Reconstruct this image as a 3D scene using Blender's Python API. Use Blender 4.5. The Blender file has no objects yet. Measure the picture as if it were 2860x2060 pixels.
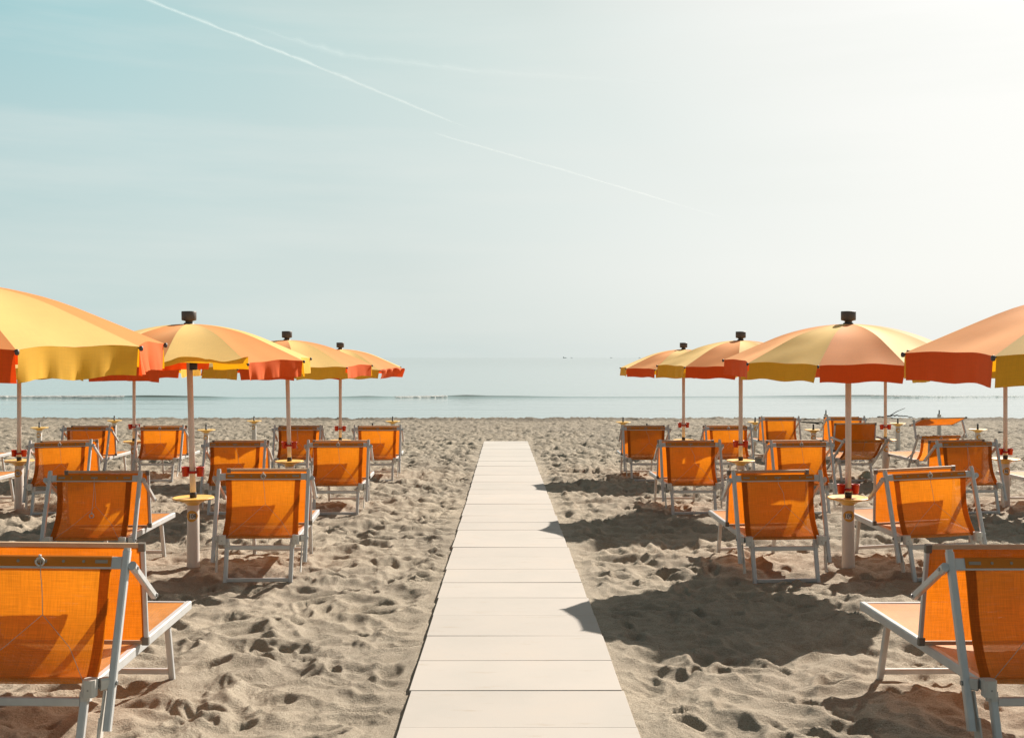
import bpy, math, random
import numpy as np
from mathutils import Vector, Matrix
random.seed(7)
R_ = math.radians
C = bpy.context.scene.collection
SLOPE = 43 / 2304.0            # the beach falls gently towards the sea
SEA_Z = -0.775
SUN_AZ, SUN_EL = 37.5, 34.5    # degrees right of +Y, degrees up

# ------------------------------------------------------------------ noise
def _h(ix, iy, s):
    n = (ix.astype(np.int64) * 374761393 + iy.astype(np.int64) * 668265263 + s * 974634777) & 0xFFFFFFFF
    n = ((n ^ (n >> 13)) * 1274126177) & 0xFFFFFFFF
    n = n ^ (n >> 16)
    return (n & 0xFFFFFF) / float(0x1000000)
def perlin(x, y, s=0):
    xi, yi = np.floor(x), np.floor(y)
    fx, fy = x - xi, y - yi
    u = fx * fx * fx * (fx * (fx * 6 - 15) + 10); v = fy * fy * fy * (fy * (fy * 6 - 15) + 10)
    def g(ox, oy):
        a = _h(xi + ox, yi + oy, s) * 2 * np.pi
        return np.cos(a) * (fx - ox) + np.sin(a) * (fy - oy)
    n0 = g(0, 0) * (1 - u) + g(1, 0) * u
    n1 = g(0, 1) * (1 - u) + g(1, 1) * u
    return (n0 * (1 - v) + n1 * v) * 1.5
def dimples(x, y, cell, la, wi, dep, rim, prob, s):
    out = np.zeros_like(x)
    cx, cy = np.floor(x / cell), np.floor(y / cell)
    for ox in (-1, 0, 1):
        for oy in (-1, 0, 1):
            ix, iy = cx + ox, cy + oy
            px = (ix + 0.15 + 0.7 * _h(ix, iy, s)) * cell
            py = (iy + 0.15 + 0.7 * _h(ix, iy, s + 1)) * cell
            a = _h(ix, iy, s + 2) * np.pi * 2
            on = (_h(ix, iy, s + 3) < prob) * (0.45 + 0.75 * _h(ix, iy, s + 4))
            dx, dy = x - px, y - py
            u = (dx * np.cos(a) + dy * np.sin(a)) / la; v = (-dx * np.sin(a) + dy * np.cos(a)) / wi
            d = np.sqrt(u * u + v * v)
            u = np.clip(u, -1.5, 1.5)
            out += on * (-dep * np.exp(-d ** 4.5) * (1 + 0.35 * u) + rim * np.exp(-((d - 1.35) / 0.33) ** 2))
    return out

PINS = []                       # (x, y, height above the slope, radius): feet and tubes standing in the sand
def walk_x(y): return 0.068 - 0.00868 * y
WALK_HALF, WALK_Y0, WALK_Y1, SLAB = 0.531, 2.0, 25.35, 0.545
def sand_h(x, y, pins=True):
    wx = x + 0.10 * perlin(x * 2.1, y * 2.1, 31); wy = y + 0.10 * perlin(x * 2.1, y * 2.1, 32)
    h = 0.022 * perlin(x / 1.7, y / 1.7, 1)
    h = h + 0.034 * perlin(wx / 0.44, wy / 0.36, 2) + 0.060 * (0.28 - np.abs(perlin(wx / 0.36 + 9, wy / 0.29, 3)))
    h = h + 0.030 * (0.28 - np.abs(perlin(wx / 0.18 + 4, wy / 0.145, 6))) * (0.85 + 0.6 * perlin(x / 0.8, y / 0.8, 12))
    h = h + 0.011 * perlin(wx / 0.115, wy / 0.10, 4) + 0.005 * (0.28 - np.abs(perlin(wx / 0.075, wy / 0.065, 14))) + 0.0042 * perlin(wx / 0.045, wy / 0.04, 5)
    h = h + dimples(wx, wy, 0.40, 0.125, 0.062, 0.033, 0.012, 0.38, 40)
    h = h + dimples(wx + 3.3, wy + 1.7, 0.22, 0.065, 0.040, 0.026, 0.008, 0.40, 60)
    crust = np.clip(perlin(x / 0.30, y / 0.30, 7) * 2.6 - 0.75, 0, 1)
    h = h + crust * (0.013 * np.abs(perlin(x / 0.035, y / 0.035, 8)) + 0.006 * perlin(x / 0.016, y / 0.016, 9))
    # crisp shoe prints near the camera
    h = h + dimples(x + 0.7, y + 5.1, 1.1, 0.15, 0.052, 0.046, 0.012, 0.6, 80)
    far = np.clip((y - 26) / 12, 0, 1)
    h = h * (1 + 0.85 * np.clip((y - 6.5) / 14, 0, 1)) * (1 - 0.25 * far)
    # the sand is trodden level beside the slabs
    d = np.abs(x - walk_x(y)) - WALK_HALF
    ins = np.clip(1 - d / 0.22, 0, 1) * (y < WALK_Y1 + 0.2)
    ins = ins * ins * (3 - 2 * ins)
    h = h * (1 - 0.8 * ins) + 0.016 * ins
    h = np.where((d < -0.012) & (y < WALK_Y1 + 0.03), np.minimum(h, -0.004), h)
    if pins:
        for px, py, ph, pr in PINS:
            q = (x - px) ** 2 + (y - py) ** 2
            m = q < (3 * pr) ** 2
            if m.any():
                w = np.exp(-q[m] / (pr * pr)); h[m] = h[m] * (1 - w) + ph * w
    return h
def gz(y): return -SLOPE * y

# ------------------------------------------------------------------ materials
def newmat(name):
    m = bpy.data.materials.new(name); m.use_nodes = True
    nt = m.node_tree; nt.nodes.clear()
    out = nt.nodes.new('ShaderNodeOutputMaterial')
    return m, nt, out
def N(nt, t, **kw):
    n = nt.nodes.new(t)
    for k, v in kw.items():
        if k in n.inputs: n.inputs[k].default_value = v
        else: setattr(n, k, v)
    return n
def L(nt, a, ao, b, bi): nt.links.new(a.outputs[ao], b.inputs[bi])
def ramp(nt, pts, interp='LINEAR'):
    r = nt.nodes.new('ShaderNodeValToRGB'); r.color_ramp.interpolation = interp
    e = r.color_ramp.elements
    while len(e) < len(pts): e.new(0.5)
    for k, (p, c) in enumerate(pts): e[k].position = p; e[k].color = (*c, 1) if len(c) == 3 else c
    return r
def paint(name, col, rough=0.4, metal=0.0, var=0.08, scale=18.0, spec=0.5):
    m, nt, out = newmat(name)
    tc = N(nt, 'ShaderNodeTexCoord'); no = N(nt, 'ShaderNodeTexNoise', Scale=scale, Detail=5.0)
    L(nt, tc, 'Object', no, 'Vector')
    lo = tuple(c * (1 - var) for c in col); hi = tuple(min(1, c * (1 + var)) for c in col)
    rp = ramp(nt, [(0.3, lo), (0.7, hi)]); L(nt, no, 'Fac', rp, 'Fac')
    p = N(nt, 'ShaderNodeBsdfPrincipled', Roughness=rough, Metallic=metal); p.inputs['Specular IOR Level'].default_value = spec
    L(nt, rp, 'Color', p, 'Base Color')
    mr = N(nt, 'ShaderNodeMapRange'); mr.inputs['To Min'].default_value = rough * 0.8; mr.inputs['To Max'].default_value = min(1, rough * 1.25)
    L(nt, no, 'Fac', mr, 'Value'); L(nt, mr, 'Result', p, 'Roughness')
    L(nt, p, 'BSDF', out, 'Surface'); return m
def cloth(name, col, tcol, tw, see=0.0, bump=0.15, sheen=0.0, spec=0.25, rough=0.85, var=1.0, ior=1.5, fuzz=0.0, rand=0.0):
    """woven fabric: lit face + light let through + (for the open mesh) see-through holes"""
    m, nt, out = newmat(name)
    tc = N(nt, 'ShaderNodeTexCoord')
    big = N(nt, 'ShaderNodeTexNoise', Scale=3.5, Detail=6.0); L(nt, tc, 'UV', big, 'Vector')
    mp = N(nt, 'ShaderNodeMapping'); mp.inputs['Scale'].default_value = (260, 9, 1); L(nt, tc, 'UV', mp, 'Vector')
    mp2 = N(nt, 'ShaderNodeMapping'); mp2.inputs['Scale'].default_value = (9, 260, 1); L(nt, tc, 'UV', mp2, 'Vector')
    t1 = N(nt, 'ShaderNodeTexNoise', Scale=1.0, Detail=2.0); L(nt, mp, 'Vector', t1, 'Vector')
    t2 = N(nt, 'ShaderNodeTexNoise', Scale=1.0, Detail=2.0); L(nt, mp2, 'Vector', t2, 'Vector')
    ad = N(nt, 'ShaderNodeMath', operation='ADD'); L(nt, t1, 'Fac', ad, 0); L(nt, t2, 'Fac', ad, 1)
    ad2 = N(nt, 'ShaderNodeMath', operation='ADD'); L(nt, ad, 'Value', ad2, 0); L(nt, big, 'Fac', ad2, 1)
    mr = N(nt, 'ShaderNodeMapRange'); mr.inputs['From Min'].default_value = 1.0; mr.inputs['From Max'].default_value = 2.0
    mr.inputs['To Min'].default_value = 1 - 0.38 * var; mr.inputs['To Max'].default_value = 1 + 0.30 * var
    L(nt, ad2, 'Value', mr, 'Value')
    if rand:
        oi = N(nt, 'ShaderNodeObjectInfo'); r2 = N(nt, 'ShaderNodeMapRange'); r2.inputs['To Min'].default_value = 1 - rand; r2.inputs['To Max'].default_value = 1 + 0.2 * rand; L(nt, oi, 'Random', r2, 'Value')
        pm = N(nt, 'ShaderNodeMath', operation='MULTIPLY'); L(nt, mr, 'Result', pm, 0); L(nt, r2, 'Result', pm, 1); mr = pm
    rout = mr.outputs[0]
    def tint(c):
        v = N(nt, 'ShaderNodeVectorMath', operation='SCALE'); v.inputs[0].default_value = c; nt.links.new(rout, v.inputs['Scale']); return v
    d = N(nt, 'ShaderNodeBsdfPrincipled', Roughness=rough, IOR=ior)
    d.inputs['Specular IOR Level'].default_value = spec
    d.inputs['Sheen Weight'].default_value = sheen; d.inputs['Sheen Roughness'].default_value = 0.3
    d.inputs['Sheen Tint'].default_value = (1.0, 0.86, 0.66, 1)
    t = N(nt, 'ShaderNodeBsdfTranslucent')
    L(nt, tint(col), 'Vector', d, 'Base Color'); L(nt, tint(tcol), 'Vector', t, 'Color')
    bp = N(nt, 'ShaderNodeBump', Strength=bump, Distance=0.002); L(nt, ad, 'Value', bp, 'Height'); L(nt, bp, 'Normal', d, 'Normal')
    mx = N(nt, 'ShaderNodeMixShader', Fac=tw); L(nt, d, 'BSDF', mx, 1); L(nt, t, 'BSDF', mx, 2)
    last = mx
    if fuzz > 0:     # short fibres that catch the low sun
        sh = N(nt, 'ShaderNodeBsdfSheen', Roughness=0.55); sh.inputs['Color'].default_value = (1.0, 0.79, 0.46, 1)
        m3 = N(nt, 'ShaderNodeMixShader', Fac=fuzz); L(nt, mx, 'Shader', m3, 1); L(nt, sh, 'BSDF', m3, 2); last = m3
    if see > 0:
        # open weave: small square holes on a 5 mm grid (UV is in metres)
        sx = N(nt, 'ShaderNodeSeparateXYZ'); L(nt, tc, 'UV', sx, 'Vector')
        def saw(ch):
            a = N(nt, 'ShaderNodeMath', operation='MULTIPLY'); a.inputs[1].default_value = 1 / 0.0052; L(nt, sx, ch, a, 0)
            f = N(nt, 'ShaderNodeMath', operation='FRACT'); L(nt, a, 'Value', f, 0)
            g = N(nt, 'ShaderNodeMath', operation='LESS_THAN'); g.inputs[1].default_value = math.sqrt(see); L(nt, f, 'Value', g, 0)
            return g
        pr = N(nt, 'ShaderNodeMath', operation='MULTIPLY'); L(nt, saw('X'), 'Value', pr, 0); L(nt, saw('Y'), 'Value', pr, 1)
        tr = N(nt, 'ShaderNodeBsdfTransparent'); m2 = N(nt, 'ShaderNodeMixShader')
        L(nt, pr, 'Value', m2, 'Fac'); L(nt, last, 'Shader', m2, 1); L(nt, tr, 'BSDF', m2, 2); last = m2
    L(nt, last, 'Shader', out, 'Surface'); return m

M = {}
M['alu'] = paint('painted aluminium', (0.49, 0.495, 0.495), 0.33, 0.15, 0.06)
M['plastic'] = paint('white plastic', (0.518, 0.497, 0.462), 0.45)
M['grey'] = paint('grey corner plastic', (0.154, 0.14, 0.119), 0.5)
M['bolt'] = paint('steel bolt', (0.28, 0.28, 0.28), 0.35, 0.8)
M['cord'] = paint('white cord', (0.504, 0.448, 0.364), 0.8)
M['pole'] = paint('cream painted pole', (0.66, 0.60, 0.545), 0.38)
M['tube'] = paint('white plastic tube', (0.56, 0.518, 0.476), 0.42, var=0.05, scale=5)
M['disc'] = paint('yellow plastic', (0.731, 0.425, 0.085), 0.38, var=0.05)
M['black'] = paint('black plastic', (0.0315, 0.028, 0.0238), 0.5)
M['brown'] = paint('dark brown cap', (0.0805, 0.0686, 0.063), 0.5)
M['red'] = paint('red plastic', (0.434, 0.0154, 0.0084), 0.35)
M['sticker'] = paint('amber sticker', (0.518, 0.252, 0.021), 0.4, var=0.03)
M['label'] = paint('white label', (0.546, 0.539, 0.518), 0.5, var=0.03)
M['punch'] = paint('bar seen through punched fabric', (0.272, 0.2312, 0.1836), 0.5, var=0.03)
M['ink'] = paint('black ink', (0.02, 0.02, 0.03), 0.6, var=0.0)
M['sling'] = cloth('orange mesh sling', (0.70, 0.245, 0.030), (0.98, 0.325, 0.010), 0.40, see=0.10, spec=0.35, rough=0.6, fuzz=0.16, rand=0.15)
M['shade'] = cloth('orange shade fabric', (0.532, 0.147, 0.0126), (0.68, 0.175, 0.0066), 0.50, see=0.02, rand=0.12)
M['hem'] = cloth('orange hem', (0.66, 0.235, 0.034), (0.60, 0.18, 0.012), 0.30, see=0.0)
M['sidehem'] = cloth('orange side hem', (0.462, 0.14, 0.014), (0.504, 0.14, 0.0056), 0.45, see=0.0)
M['trim'] = paint('cream frame trim', (0.49, 0.385, 0.266), 0.6)
M['yellow'] = cloth('yellow canvas', (0.90, 0.50, 0.040), (0.92, 0.45, 0.005), 0.31, bump=0.1, spec=0.3, rough=0.7, var=0.3, fuzz=0.10)
M['orange'] = cloth('red orange canvas', (0.88, 0.130, 0.010), (0.92, 0.060, 0.003), 0.31, bump=0.1, spec=0.3, rough=0.7, var=0.3, fuzz=0.10)
# paler top copies of the valance cloth: sun glare and fading in the colour
M['yellow_top'] = cloth('sunlit faded yellow canvas', (0.97, 0.630, 0.190), (0.92, 0.45, 0.010), 0.27, bump=0.1, spec=0.3, rough=0.7, var=0.3, fuzz=0.34)
M['orange_top'] = cloth('sunlit faded orange canvas', (0.96, 0.262, 0.030), (0.92, 0.075, 0.004), 0.27, bump=0.1, spec=0.3, rough=0.7, var=0.3, fuzz=0.34)
M['twig'] = paint('weathered wood', (0.07, 0.06, 0.045), 0.9, scale=30, var=0.4)
M['bag'] = cloth('thin plastic', (0.434, 0.504, 0.462), (0.42, 0.525, 0.476), 0.45, bump=0.0)
M['hull'] = paint('haze pale ship paint', (0.434, 0.462, 0.462), 0.6)  # distance haze is put into this pale tone; no air veils the ships

def sand_material():
    m, nt, out = newmat('beach sand')
    g = N(nt, 'ShaderNodeNewGeometry')
    n1 = N(nt, 'ShaderNodeTexNoise', Scale=0.55, Detail=5.0); L(nt, g, 'Position', n1, 'Vector')
    n2 = N(nt, 'ShaderNodeTexNoise', Scale=9.0, Detail=8.0, Roughness=0.65); L(nt, g, 'Position', n2, 'Vector')
    n3 = N(nt, 'ShaderNodeTexNoise', Scale=150.0, Detail=4.0, Roughness=0.75); L(nt, g, 'Position', n3, 'Vector')
    r1 = ramp(nt, [(0.30, (0.310, 0.263, 0.207)), (0.70, (0.400, 0.346, 0.277))]); L(nt, n2, 'Fac', r1, 'Fac')
    r2 = ramp(nt, [(0.35, (0.90, 0.90, 0.90)), (0.65, (1.06, 1.05, 1.03))]); L(nt, n1, 'Fac', r2, 'Fac')
    r3 = ramp(nt, [(0.30, (0.52, 0.51, 0.49)), (0.50, (1, 1, 1)), (0.72, (1.25, 1.25, 1.25))]); L(nt, n3, 'Fac', r3, 'Fac')
    a = N(nt, 'ShaderNodeMix', data_type='RGBA', blend_type='MULTIPLY'); a.inputs[0].default_value = 1
    nt.links.new(r1.outputs[0], a.inputs[6]); nt.links.new(r2.outputs[0], a.inputs[7])
    b = N(nt, 'ShaderNodeMix', data_type='RGBA', blend_type='MULTIPLY'); b.inputs[0].default_value = 1
    nt.links.new(a.outputs[2], b.inputs[6]); nt.links.new(r3.outputs[0], b.inputs[7])
    # wet sand along the water
    sx = N(nt, 'ShaderNodeSeparateXYZ'); L(nt, g, 'Position', sx, 'Vector')
    nw = N(nt, 'ShaderNodeTexNoise', Scale=0.25, Detail=4.0); L(nt, g, 'Position', nw, 'Vector')
    ma = N(nt, 'ShaderNodeMath', operation='MULTIPLY_ADD'); L(nt, nw, 'Fac', ma, 0); ma.inputs[1].default_value = 5.0; L(nt, sx, 'Y', ma, 2)
    wet = N(nt, 'ShaderNodeMapRange'); wet.inputs['From Min'].default_value = 39.5; wet.inputs['From Max'].default_value = 42.5
    L(nt, ma, 'Value', wet, 'Value')
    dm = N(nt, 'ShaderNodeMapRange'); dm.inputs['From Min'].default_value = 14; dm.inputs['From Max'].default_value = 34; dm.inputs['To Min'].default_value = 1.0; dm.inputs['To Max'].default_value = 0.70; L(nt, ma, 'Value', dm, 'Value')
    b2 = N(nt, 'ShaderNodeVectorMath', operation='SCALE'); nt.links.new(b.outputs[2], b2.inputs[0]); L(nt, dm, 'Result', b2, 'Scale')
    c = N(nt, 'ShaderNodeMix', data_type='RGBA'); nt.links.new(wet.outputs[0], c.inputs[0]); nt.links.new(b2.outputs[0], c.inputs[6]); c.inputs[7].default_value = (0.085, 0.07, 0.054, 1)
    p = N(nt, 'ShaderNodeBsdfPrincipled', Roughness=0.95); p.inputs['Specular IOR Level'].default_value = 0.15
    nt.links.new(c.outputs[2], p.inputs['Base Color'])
    h = N(nt, 'ShaderNodeMath', operation='MULTIPLY_ADD'); L(nt, n3, 'Fac', h, 0); h.inputs[1].default_value = 0.5
    n4 = N(nt, 'ShaderNodeTexNoise', Scale=60.0, Detail=6.0, Roughness=0.7); L(nt, g, 'Position', n4, 'Vector'); L(nt, n4, 'Fac', h, 2)
    bp = N(nt, 'ShaderNodeBump', Strength=1.0, Distance=0.014); L(nt, h, 'Value', bp, 'Height'); L(nt, bp, 'Normal', p, 'Normal')
    L(nt, p, 'BSDF', out, 'Surface'); return m
def slab_material():
    m, nt, out = newmat('pale concrete slab')
    g = N(nt, 'ShaderNodeNewGeometry')
    n1 = N(nt, 'ShaderNodeTexNoise', Scale=1.6, Detail=6.0, Roughness=0.6); L(nt, g, 'Position', n1, 'Vector')
    r1 = ramp(nt, [(0.30, (0.372, 0.345, 0.318)), (0.55, (0.398, 0.364, 0.334)), (0.75, (0.418, 0.372, 0.332))]); L(nt, n1, 'Fac', r1, 'Fac')
    mp = N(nt, 'ShaderNodeMapping'); mp.inputs['Scale'].default_value = (1.2, 6, 1); L(nt, g, 'Position', mp, 'Vector')
    n2 = N(nt, 'ShaderNodeTexNoise', Scale=2.4, Detail=7.0, Roughness=0.7); L(nt, mp, 'Vector', n2, 'Vector')
    r2 = ramp(nt, [(0.60, (0, 0, 0)), (0.78, (1, 1, 1))]); L(nt, n2, 'Fac', r2, 'Fac')
    k = N(nt, 'ShaderNodeMath', operation='MULTIPLY'); L(nt, r2, 'Color', k, 0); k.inputs[1].default_value = 0.85
    c = N(nt, 'ShaderNodeMix', data_type='RGBA'); nt.links.new(k.outputs[0], c.inputs[0]); nt.links.new(r1.outputs[0], c.inputs[6]); c.inputs[7].default_value = (0.32, 0.26, 0.20, 1)
    at = N(nt, 'ShaderNodeAttribute'); at.attribute_name = 'tone'
    v = N(nt, 'ShaderNodeMix', data_type='RGBA', blend_type='MULTIPLY'); v.inputs[0].default_value = 1
    nt.links.new(c.outputs[2], v.inputs[6]); nt.links.new(at.outputs['Color'], v.inputs[7])
    n3 = N(nt, 'ShaderNodeTexNoise', Scale=180.0, Detail=3.0); L(nt, g, 'Position', n3, 'Vector')
    p = N(nt, 'ShaderNodeBsdfPrincipled', Roughness=0.8); nt.links.new(v.outputs[2], p.inputs['Base Color']); p.inputs['Specular IOR Level'].default_value = 0.3
    bp = N(nt, 'ShaderNodeBump', Strength=0.25, Distance=0.002); L(nt, n3, 'Fac', bp, 'Height'); L(nt, bp, 'Normal', p, 'Normal')
    L(nt, p, 'BSDF', out, 'Surface'); return m
def sea_material():
    m, nt, out = newmat('sea water')
    g = N(nt, 'ShaderNodeNewGeometry')
    def wav(sx, sy, det):
        mp = N(nt, 'ShaderNodeMapping'); mp.inputs['Scale'].default_value = (sx, sy, 1); mp.inputs['Rotation'].default_value = (0, 0, 0.05)
        L(nt, g, 'Position', mp, 'Vector'); n = N(nt, 'ShaderNodeTexNoise', Scale=1.0, Detail=det, Roughness=0.55); L(nt, mp, 'Vector', n, 'Vector'); return n
    a, b = wav(0.9, 2.6, 4.0), wav(0.045, 0.42, 3.0)
    h = N(nt, 'ShaderNodeMath', operation='MULTIPLY_ADD'); L(nt, b, 'Fac', h, 0); h.inputs[1].default_value = 3.0; L(nt, a, 'Fac', h, 2)
    bp = N(nt, 'ShaderNodeBump', Strength=0.5, Distance=0.028); L(nt, h, 'Value', bp, 'Height')
    p = N(nt, 'ShaderNodeBsdfPrincipled', Roughness=0.07, IOR=1.33)
    sz = N(nt, 'ShaderNodeSeparateXYZ'); L(nt, g, 'Position', sz, 'Vector')
    cz = N(nt, 'ShaderNodeMapRange'); cz.inputs['From Min'].default_value = SEA_Z + 0.075; cz.inputs['From Max'].default_value = SEA_Z + 0.135; L(nt, sz, 'Z', cz, 'Value')
    cc = N(nt, 'ShaderNodeMix', data_type='RGBA'); nt.links.new(cz.outputs[0], cc.inputs[0]); cc.inputs[6].default_value = (0.18, 0.24, 0.24, 1); cc.inputs[7].default_value = (0.045, 0.042, 0.022, 1)
    nt.links.new(cc.outputs[2], p.inputs['Base Color'])
    L(nt, bp, 'Normal', p, 'Normal'); L(nt, p, 'BSDF', out, 'Surface'); return m
def foam_material():
    m, nt, out = newmat('wave foam')
    p = N(nt, 'ShaderNodeBsdfPrincipled', Roughness=0.7); p.inputs['Base Color'].default_value = (0.85, 0.85, 0.84, 1)
    t = N(nt, 'ShaderNodeBsdfTranslucent'); t.inputs['Color'].default_value = (0.9, 0.9, 0.88, 1); x = N(nt, 'ShaderNodeMixShader', Fac=0.55)
    L(nt, p, 'BSDF', x, 1); L(nt, t, 'BSDF', x, 2); L(nt, x, 'Shader', out, 'Surface'); return m
def trail_material(name, amount):
    m, nt, out = newmat(name)
    tc = N(nt, 'ShaderNodeTexCoord'); n = N(nt, 'ShaderNodeTexNoise', Scale=5.0, Detail=5.0, Roughness=0.65)
    mp = N(nt, 'ShaderNodeMapping'); mp.inputs['Scale'].default_value = (14, 0.8, 1); L(nt, tc, 'UV', mp, 'Vector'); L(nt, mp, 'Vector', n, 'Vector')
    at = N(nt, 'ShaderNodeAttribute'); at.attribute_name = 'tone'
    mr = N(nt, 'ShaderNodeMapRange'); mr.inputs['From Min'].default_value = 0.25; mr.inputs['From Max'].default_value = 0.75; mr.inputs['To Max'].default_value = amount
    mr.inputs['To Min'].default_value = amount * 0.35
    L(nt, n, 'Fac', mr, 'Value')
    k = N(nt, 'ShaderNodeMath', operation='MULTIPLY'); L(nt, mr, 'Result', k, 0); nt.links.new(at.outputs['Fac'], k.inputs[1])
    t = N(nt, 'ShaderNodeBsdfTransparent'); d = N(nt, 'ShaderNodeBsdfTranslucent'); d.inputs['Color'].default_value = (0.95, 0.95, 0.95, 1)
    d2 = N(nt, 'ShaderNodeBsdfDiffuse'); d2.inputs['Color'].default_value = (0.95, 0.95, 0.95, 1)
    d.inputs['Color'].default_value = (1, 1, 1, 1); dd = N(nt, 'ShaderNodeMixShader', Fac=0.0); L(nt, d, 'BSDF', dd, 1); L(nt, d2, 'BSDF', dd, 2)
    mx = N(nt, 'ShaderNodeMixShader'); L(nt, k, 'Value', mx, 'Fac'); L(nt, t, 'BSDF', mx, 1); L(nt, dd, 'Shader', mx, 2)
    L(nt, mx, 'Shader', out, 'Surface'); return m
M['sand'] = sand_material(); M['slab'] = slab_material(); M['sea'] = sea_material(); M['foam'] = foam_material()

# ------------------------------------------------------------------ mesh helpers
class MB:
    def __init__(s): s.v, s.f, s.uv, s.mi, s.sm = [], [], [], [], []
    def face(s, idx, mi=0, smooth=False, uv=None):
        s.f.append(idx); s.mi.append(mi); s.sm.append(smooth); s.uv.append(uv)
    def bar(s, p0, p1, w, h, side=(1, 0, 0), mi=0, ch=0.16):
        """hollow-section beam: chamfered rectangle w (along side) x h from p0 to p1"""
        p0, p1 = Vector(p0), Vector(p1); d = (p1 - p0).normalized(); sd = Vector(side); sd = (sd - d * sd.dot(d)).normalized(); up = sd.cross(d)
        c = ch * min(w, h); a, b = w / 2, h / 2
        pr = [(a - c, -b), (a, -b + c), (a, b - c), (a - c, b), (-a + c, b), (-a, b - c), (-a, -b + c), (-a + c, -b)]
        k = len(s.v)
        for p in (p0, p1):
            for u, v in pr: s.v.append(p + sd * u + up * v)
        for i in range(8):
            j = (i + 1) % 8; s.face([k + i, k + j, k + 8 + j, k + 8 + i], mi)
        s.face([k + i for i in range(7, -1, -1)], mi); s.face([k + 8 + i for i in range(8)], mi)
    def tube(s, pts, r, n=10, mi=0, caps=True):
        pts = [Vector(p) for p in pts]; rr = r if isinstance(r, (list, tuple)) else [r] * len(pts); k = len(s.v)
        ref = Vector((0.31, 0.17, 0.93))
        for i, p in enumerate(pts):
            d = (pts[min(i + 1, len(pts) - 1)] - pts[max(i - 1, 0)]).normalized()
            if abs(d.dot(ref)) > 0.95: ref = Vector((1, 0.1, 0.05))
            a = d.cross(ref).normalized(); b = d.cross(a)
            for q in range(n):
                t = 2 * math.pi * q / n; s.v.append(p + (a * math.cos(t) + b * math.sin(t)) * rr[i])
        for i in range(len(pts) - 1):
            for q in range(n):
                q2 = (q + 1) % n; u0, u1 = q / n, (q + 1) / n
                v0, v1 = i / (len(pts) - 1), (i + 1) / (len(pts) - 1)
                s.face([k + i * n + q, k + i * n + q2, k + (i + 1) * n + q2, k + (i + 1) * n + q], mi, True, [(v0, u0), (v0, u1), (v1, u1), (v1, u0)])
        if caps:
            s.face([k + q for q in range(n - 1, -1, -1)], mi); e = k + (len(pts) - 1) * n; s.face([e + q for q in range(n)], mi)
    def lathe(s, prof, n=28, mi=0, o=(0, 0, 0), sharp=()):
        k = len(s.v); ox, oy, oz = o
        for r, z in prof:
            for q in range(n):
                t = 2 * math.pi * q / n; s.v.append(Vector((ox + r * math.cos(t), oy + r * math.sin(t), oz + z)))
        for i in range(len(prof) - 1):
            for q in range(n):
                q2 = (q + 1) % n; s.face([k + i * n + q, k + i * n + q2, k + (i + 1) * n + q2, k + (i + 1) * n + q], mi, True)
    def grid(s, P, mi=0, uvf=None):
        """P[i][j] -> Vector; a sheet"""
        k = len(s.v); a, b = len(P), len(P[0])
        for row in P: s.v.extend(Vector(p) for p in row)
        for i in range(a - 1):
            for j in range(b - 1):
                ids = [(i, j), (i, j + 1), (i + 1, j + 1), (i + 1, j)]
                s.face([k + x * b + y for x, y in ids], mi, True, [uvf(x, y) for x, y in ids] if uvf else None)
    def mesh(s, name, mats):
        me = bpy.data.meshes.new(name); me.from_pydata([tuple(p) for p in s.v], [], s.f)
        for m in mats: me.materials.append(m)
        me.polygons.foreach_set('material_index', s.mi); me.polygons.foreach_set('use_smooth', s.sm)
        if any(u for u in s.uv):
            ul = me.uv_layers.new(name='UVMap'); fl = []
            for f, u in zip(s.f, s.uv):
                for q in range(len(f)): fl.extend(u[q] if u else (0, 0))
            ul.data.foreach_set('uv', fl)
        me.update(); return me
    def build(s, name, mats, parent=None):
        return link(name, s.mesh(name, mats if isinstance(mats, (list, tuple)) else [mats]), parent)
def link(name, me, parent=None, loc=None):
    o = bpy.data.objects.new(name, me); C.objects.link(o)
    if parent: o.parent = parent
    if loc: o.location = loc
    return o
def solid(o, t, off=0.0):
    md = o.modifiers.new('thickness', 'SOLIDIFY'); md.thickness = t; md.offset = off; return o
def empty(name, loc=(0, 0, 0), rz=0.0):
    o = bpy.data.objects.new(name, None); o.empty_display_size = 0.2; C.objects.link(o)
    o.location = loc; o.rotation_euler = (0, 0, rz); return o
def tag(o, label=None, cat=None, group=None, kind=None):
    for k, v in (('label', label), ('category', cat), ('group', group), ('kind', kind)):
        if v: o[k] = v
    return o
def kids(o): return [x for x in list(C.objects) if x.parent == o]
KIDS = {}
def copy_tree(o, parent=None):
    c = o.copy(); C.objects.link(c)
    if parent: c.parent = parent
    for ch in KIDS.setdefault(o.name, None) or KIDS.update({o.name: list(o.children)}) or KIDS[o.name]:
        copy_tree(ch, c)
    return c

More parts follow.
